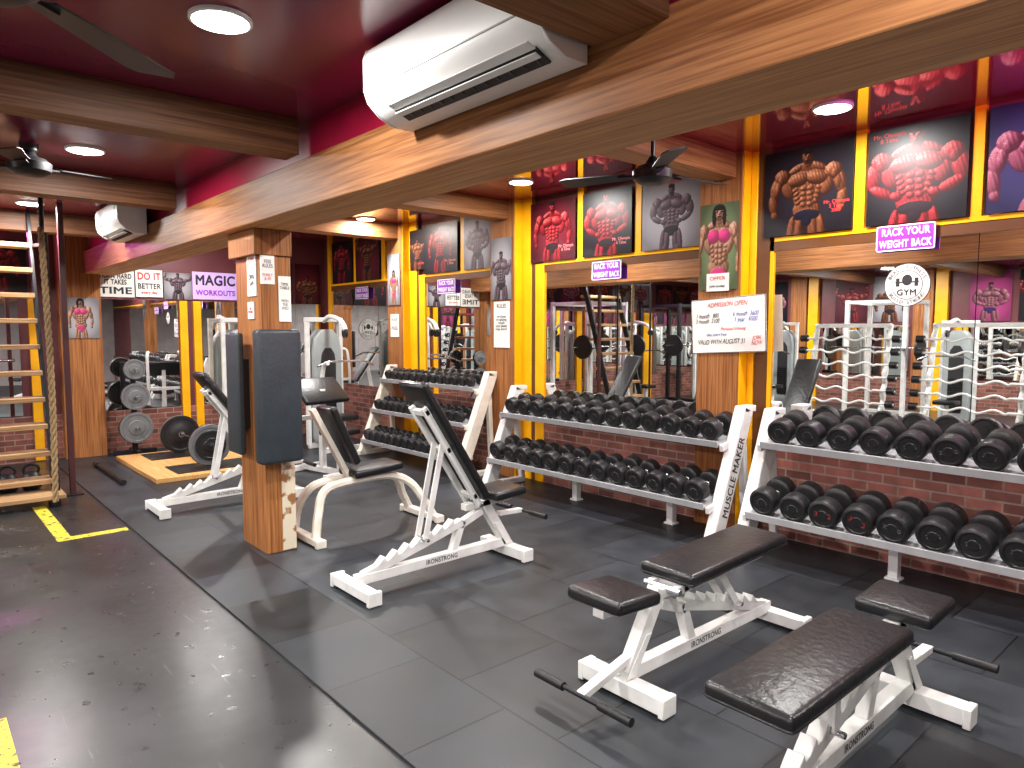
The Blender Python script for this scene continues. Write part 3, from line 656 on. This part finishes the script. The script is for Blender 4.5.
def strip(loc,L,P,rz,label):
    r=root('led_strip',label,'led strip',loc=loc,rz=rz)
    b=B();b.box((0,0,0),(.03,L,.03),led);b.obj('tube',r)
    l=bpy.data.lights.new('strip_lamp','AREA');l.energy=P;l.color=(1,.15,.75);l.shape='RECTANGLE';l.size=.03;l.size_y=L
    o=bpy.data.objects.new('strip_lamp',l);C.objects.link(o);o.parent=r;o.location=(.02,0,0);o.rotation_euler=(0,-math.pi/2,0)
strip((LX+.015,.6,2.785),1.5,40,0,'magenta LED strip light on the opposite wall')
strip((.25,FY-.015,2.785),1.3,22,-math.pi/2,'magenta LED strip light above the end wall posters')
strip((4.3,.555,2.85),1.0,10,math.pi/2,'magenta LED strip light fixed to the cross beam')
# ---------------------------------------------------------------- platform, barbell
r=root('lifting_platform','low plywood lifting platform with black rubber inlays','lifting platform',loc=(2.6,8.75,0))
b=B();b.box((0,0,.025),(1.3,1.8,.05),ply);b.obj('deck',r,bev=.005)
for y in(-.52,.52):
    b=B();b.box((.05,y,.054),(.9,.5,.012),black);b.obj('rubber_inlay',r)
def plate(b,y,R,m,t=.03,ax='y',o=(0,0,0)):
    b.lathe([(y-t/2,.03),(y-t/2,R*.45),(y-t*.25,R*.5),(y-t*.25,R*.8),(y-t/2,R*.84),(y-t/2,R-.005),(y,R),(y+t/2,R-.005),(y+t/2,R*.84),(y+t*.25,R*.8),(y+t*.25,R*.5),(y+t/2,R*.45),(y+t/2,.03)],m,ax=ax,n=36,o=o)
def barbell(loc,rz,label,pls,L=1.9,sh=1.1):
    r=root('barbell',label,'barbell',loc=loc,rz=rz)
    b=B();b.cyl((0,-sh/2,0),(0,sh/2,0),.014,steel)
    for s in(-1,1):b.cyl((0,s*sh/2,0),(0,s*L/2,0),.025,steel);b.cyl((0,s*sh/2,0),(0,s*(sh/2+.02),0),.035,steel)
    b.obj('bar',r)
    for s in(-1,1):
        y=sh/2+.045
        for R_,m in pls:
            b=B();plate(b,s*y,R_,m);b.obj('weight_plate',r);y+=.036
    return r
barbell((2.62,8.80,.06+.235),0,'steel barbell loaded with black plates on the platform',[(.235,black),(.235,greymet),(.17,black)],sh=.98,L=1.7)
r=root('floor_bar','black rubber-capped bar lying on the mat edge','bar',loc=(1.68,8.75,.03))
b=B();b.tube([(0,-.7,0),(0,.6,0)],.02,dkst,12);b.obj('rod',r)
b=B();b.tube([(0,-.74,0),(0,-.6,0)],.028,black,12);b.tube([(0,.5,0),(0,.64,0)],.028,black,12);b.obj('grip',r)
# plate tree by the end wall
r=root('plate_tree','black steel storage tree holding round weight plates','plate rack',loc=(2.25,10.0,0))
b=B();b.box((0,0,.03),(.5,.06,.06),dkst);b.box((0,0,.03),(.06,.4,.06),dkst);b.box((0,0,.6),(.06,.06,1.14),dkst)
for z in(.35,.75,1.1):b.cyl((0,0,z),(0,-.24,z),.022,steel,14)
b.obj('frame',r,bev=.004)
for z,Rr in((.35,.2),(.75,.17),(1.1,.13)):
    for k in range(2):
        b=B();plate(b,-.07-.045*k,Rr,(black,greymet)[k],o=(0,0,z));b.obj('weight_plate',r)
# tape
for i,(x0,x1,y0,y1) in enumerate(((.84,.94,6.22,7.6),(.94,1.33,6.22,6.32),(.17,.26,1.2,3.5))):
    lab(bx('floor_tape',x0,x1,y0,y1,-.0122,-.0105,tape),'worn yellow tape line on black floor','floor tape','floor tape lines')
# ---------------------------------------------------------------- stairs rack
r=root('open_staircase','steep open staircase with pine treads and dark steel stringers','staircase',loc=(.62,7.85,-.012))
for sx in(-.42,.42):
    b=B();b.beam((sx,-.12,0),(sx,.75,2.81),.03,.1,dkst,side=(1,0,0));b.obj('stringer',r,bev=.003)
for k in range(10):
    b=B();b.box((0,-.02+.078*k,.2+.25*k),(.82,.24,.045),pine);b.obj('tread',r,bev=.004)
for sx in(-.44,.44):
    b=B();b.cyl((sx,-.16,0),(sx,-.16,2.5),.018,dkst);b.obj('hand_rail_post',r)
    b=B();b.beam((sx,-.16,2.4),(sx,.62,2.45),.03,.03,dkst,side=(1,0,0));b.obj('hand_rail',r)
b=B();b.box((0,-.2,.09),(.95,.35,.04),pine);b.box((-.4,-.2,.035),(.06,.3,.07),dkst);b.box((.4,-.2,.035),(.06,.3,.07),dkst);b.obj('bottom_step',r,bev=.004)
r=root('hanging_rope','thick hemp rope hanging by the staircase','rope',loc=(1.0,7.42,-.0))
b=B()
for ph in(0,2.09,4.18):
    pts=[(.015*math.cos(i*.45+ph)+.015*math.sin(i*.025),.015*math.sin(i*.45+ph),.05+i*.0165) for i in range(150)]
    b.tube(pts,.013,ropem,6,ref=(1,.2,0))
b.obj('strand',r)
b=B();b.cyl((-.0,0,2.5),(-.0,0,2.8),.02,dkst);b.obj('hook',r)
r=root('steel_post','dark red steel post from floor to ceiling','post',loc=(1.22,7.95,-.012))
b=B();b.box((0,0,1.405),(.05,.05,2.81),M('oxide_red_paint',(.06,.015,.015),.4));b.obj('tube',r,bev=.003)
b=B();b.box((0,0,.006),(.16,.16,.012),dkst);b.obj('base_plate',r)
for k in range(4):
    r=root('kettlebell','black cast kettlebell under the staircase','kettlebell',loc=(.35+.2*k,8.5,-.012),group='kettlebells')
    b=B();b.lathe([(0,.06),(.01,.075),(.06,.1),(.12,.095),(.17,.06),(.185,.03)],black,ax='z');b.obj('bell',r)
    b=B();b.tube(smooth([(-.05,0,.15),(-.065,0,.21),(-.03,0,.25),(.03,0,.25),(.065,0,.21),(.05,0,.15)],4),.014,black,8);b.obj('handle',r)
# ---------------------------------------------------------------- cable machine
def cable(loc,rz,label,mm=white):
    r=root('cable_machine',label,'gym machine',loc=loc,rz=rz)
    b=B();pr=[(-.17,0),(-.2,.1),(-.2,1.25),(-.17,1.42),(-.08,1.53),(.08,1.53),(.17,1.42),(.2,1.25),(.2,.1),(.17,0)]
    b.prism([(p[0],-.12,p[1]+.08) for p in pr],(0,.24,0),greyp);b.obj('shroud',r,bev=.02,seg=3)
    b=B()
    b.prism([(p[0]*.55,-.123,p[1]*.72+.26) for p in pr],(0,.004,0),slot);b.obj('shroud_window',r)
    b=B()
    for k in range(12):b.box((0,-.13,.32+.045*k),(.2,.02,.038),dkst)
    b.obj('weight_stack',r,bev=.003)
    b=B();b.box((0,0,.04),(.5,.07,.07),mm);b.box((0,-.5,.04),(.6,.07,.07),mm);b.box((0,-.25,.04),(.07,.55,.07),mm)
    for sx in(-.24,.24):b.box((sx,.0,.9),(.055,.06,1.7),mm)
    b.tube(smooth([(0,0,1.72),(0,-.2,1.78),(0,-.5,1.72),(0,-.62,1.6)],5),.032,mm,8,ref=(1,0,0));b.box((0,0,1.74),(.54,.07,.06),mm)
    b.obj('frame',r,bev=.006)
    b=B();b.lathe([(-.015,.02),(-.015,.06),(0,.05),(.015,.06),(.015,.02)],black,o=(0,-.6,1.56),ax='x');b.cyl((0,-.62,1.52),(0,-.62,1.2),.004,steel,6);b.obj('pulley',r)
    b=B();b.tube([(-.4,-.62,1.14),(-.25,-.62,1.2),(.25,-.62,1.2),(.4,-.62,1.14)],.014,steel,10,ref=(0,1,0));b.obj('pull_bar',r)
    b=B();b.box((0,-.5,.46),(.32,.3,.07),vinyl);b.obj('seat',r,bev=.02,seg=3)
    b=B();b.box((0,-.5,.24),(.06,.06,.4),mm);b.obj('seat_post',r)
    return r
cable((4.35,8.85,0),math.radians(0),'white cable machine with rounded grey weight shroud')
cable((3.65,10.0,0),math.radians(0),'white cable machine with grey shroud by end wall')
# preacher bench
r=root('preacher_bench','white preacher curl bench with black arm pad','gym machine',loc=(3.5,7.2,0),rz=.2)
b=B();b.box((0,-.35,.035),(.5,.06,.06),white);b.box((0,.35,.035),(.6,.06,.06),white);b.box((0,0,.05),(.06,.7,.06),white)
for sx in(-.26,.26):
    b.tube(smooth([(sx,.35,.05),(sx,.36,.7),(sx,.3,1.15),(sx*.9,.18,1.22)],5),.026,white,8,ref=(1,0,0))
b.box((0,.35,.6),(.52,.05,.05),white);b.box((0,.0,.5),(.06,.06,.9),white);b.box((0,-.3,.25),(.06,.06,.45),white);b.obj('frame',r,bev=.004)
b=B();b.box((0,.02,.93),(.58,.38,.06),vinyl,Matrix.Rotation(.7,3,'X'));b.obj('arm_pad',r,bev=.02,seg=3)
b=B();b.box((0,-.3,.5),(.34,.3,.065),vinyl);b.obj('seat',r,bev=.02,seg=3)
# ---------------------------------------------------------------- opposite side (seen in the mirrors)
def brack(loc,rz):
    r=root('barbell_rack','white barbell rack with scalloped uprights','barbell rack',loc=loc,rz=rz)
    for sy in(-.55,.55):
        b=B();b.beam((-.25,sy,.04),(.35,sy,.04),.07,.06,white)
        b.beam((.2,sy,.05),(-.1,sy,1.7),.05,.06,white)
        b.tube([( .24-.3*(k/60)+.035*math.sin(k*.63),sy,.1+1.6*k/60) for k in range(61)],.028,white,8)
        b.obj('upright',r)
    b=B();b.box((-.08,0,1.68),(.06,1.1,.06),white);b.box((-.2,0,.04),(.06,1.1,.06),white);b.obj('cross_bar',r,bev=.004)
    return r
for x,y in((-.9,3.0),(-.9,4.7)):
    k=brack((x,y,-.012),0)
    for i in range(7):
        zz=.33+.19*i;xx=x+.30-.3*((.35+.19*i)/1.6)+.04
        r=root('barbell','fixed wavy steel barbell resting on the rack','barbell',loc=(xx,y,zz),group='barbells on rack')
        b=B();b.tube([(0,-.75+1.5*j/40,.028*math.sin(j*.63) if 8<j<32 else 0) for j in range(41)],.016,white,8,ref=(1,0,0));b.obj('bar',r)
        for s in(-1,1):
            b=B();b.lathe([(s*.64,.02),(s*.64,.055),(s*.74,.055),(s*.74,.02)],black,ax='y',n=20);b.obj('head',r)
def power(loc,rz,mm):
    r=root('power_rack','tall steel squat rack with loaded bar','squat rack',loc=loc,rz=rz)
    b=B()
    for sx in(-.5,.5):
        for sy in(-.5,.5):b.box((sx,sy,1.08),(.07,.07,2.16),mm)
        for z in(.05,2.12):b.box((sx,0,z),(.06,1,.06),mm)
    for z in(2.12,):
        for sy in(-.5,.5):b.box((0,sy,z),(1,.06,.06),mm)
    b.box((0,.5,.05),(1,.06,.06),mm)
    b.obj('frame',r,bev=.004)
    b=B();b.cyl((-1.0,-.56,1.3),(1.0,-.56,1.3),.014,steel);b.obj('bar',r)
    for sx in(-.5,.5):
        q=B();q.box((sx,-.56,1.27),(.05,.1,.03),steel);q.obj('bar_hook',r)
    for s in(-1,1):
        q=B();q.lathe([(s*.75,.03),(s*.75,.22),(s*.79,.22),(s*.79,.03)],black,o=(0,-.56,1.3),n=32);q.obj('weight_plate',r)
    return r
power((-3.6,2.2,-.012),math.pi/2,dkst);power((-3.6,5.2,-.012),math.pi/2,white)
power((-2.6,9.2,-.012),0,dkst);power((-.1,9.4,-.012),0,white);cable((-1.4,9.5,-.012),0,'white cable machine with grey shroud near the end wall')
cable((-4.1,9.5,-.012),0,'white cable machine with grey shroud near the end wall')
cable((-2.2,7.0,-.012),math.pi/2,'white cable machine with grey shroud across the room')
cable((-3.9,7.3,-.012),math.pi/2,'white cable machine with grey shroud across the room')
cable((-4.6,-.2,-.012),math.pi/2,'white cable machine with grey shroud across the room')
cable((-2.6,1.0,-.012),math.pi/2,'white cable machine with grey shroud across the room')
cable((-2.9,3.8,-.012),math.pi/2,'white cable machine with grey shroud across the room')
for i,y in enumerate((-3,-.4,2.2,4.8,7.4,9.9)):
    trim(LX,LX+.1,y,y+.22,-.012,2.8,yellow)
    if y<9:lab(bx('pillar',LX,LX+.16,y+.24,y+.6,-.012,2.8,woodz),'wood-grain laminate pillar on opposite wall','pillar','wall pillars')
for i,y in enumerate((-1.9,-1.1,.7,1.5,3.3,4.1,5.9,6.7,8.5,9.2)):
    poster('+X',(LX+.02,y,2.25),.68,.95,i%3,(T_br,T_rd,T_pk)[i%3],(blk_bg,pink_bg,grey_bg,dred_bg)[i%4])
for y0,y1 in((.3,2.1),(2.9,4.7),(5.5,7.3),(-2.3,-.5),(8.1,9.8)):
    lab(bx('wall_mirror',LX+.004,LX+.03,y0,y1,.66,1.7,mirror),'wall mirror on the opposite wall','mirror','opposite wall mirrors')
# ---------------------------------------------------------------- world + camera
w=bpy.data.worlds.new('World');SC.world=w;w.use_nodes=True;w.node_tree.nodes['Background'].inputs[0].default_value=(.5,.5,.55,1);w.node_tree.nodes['Background'].inputs[1].default_value=.3
cd=bpy.data.cameras.new('Camera');cam=bpy.data.objects.new('Camera',cd);C.objects.link(cam)
cd.sensor_width=36;cd.lens=700/1024*36;cd.clip_start=.05
cam.location=(0,0,1.6)
yaw=math.radians(41.2);p=math.radians(4.4)
fwd=Vector((math.sin(yaw)*math.cos(p),math.cos(yaw)*math.cos(p),-math.sin(p)))
cam.rotation_euler=fwd.to_track_quat('-Z','Y').to_euler()
SC.camera=cam
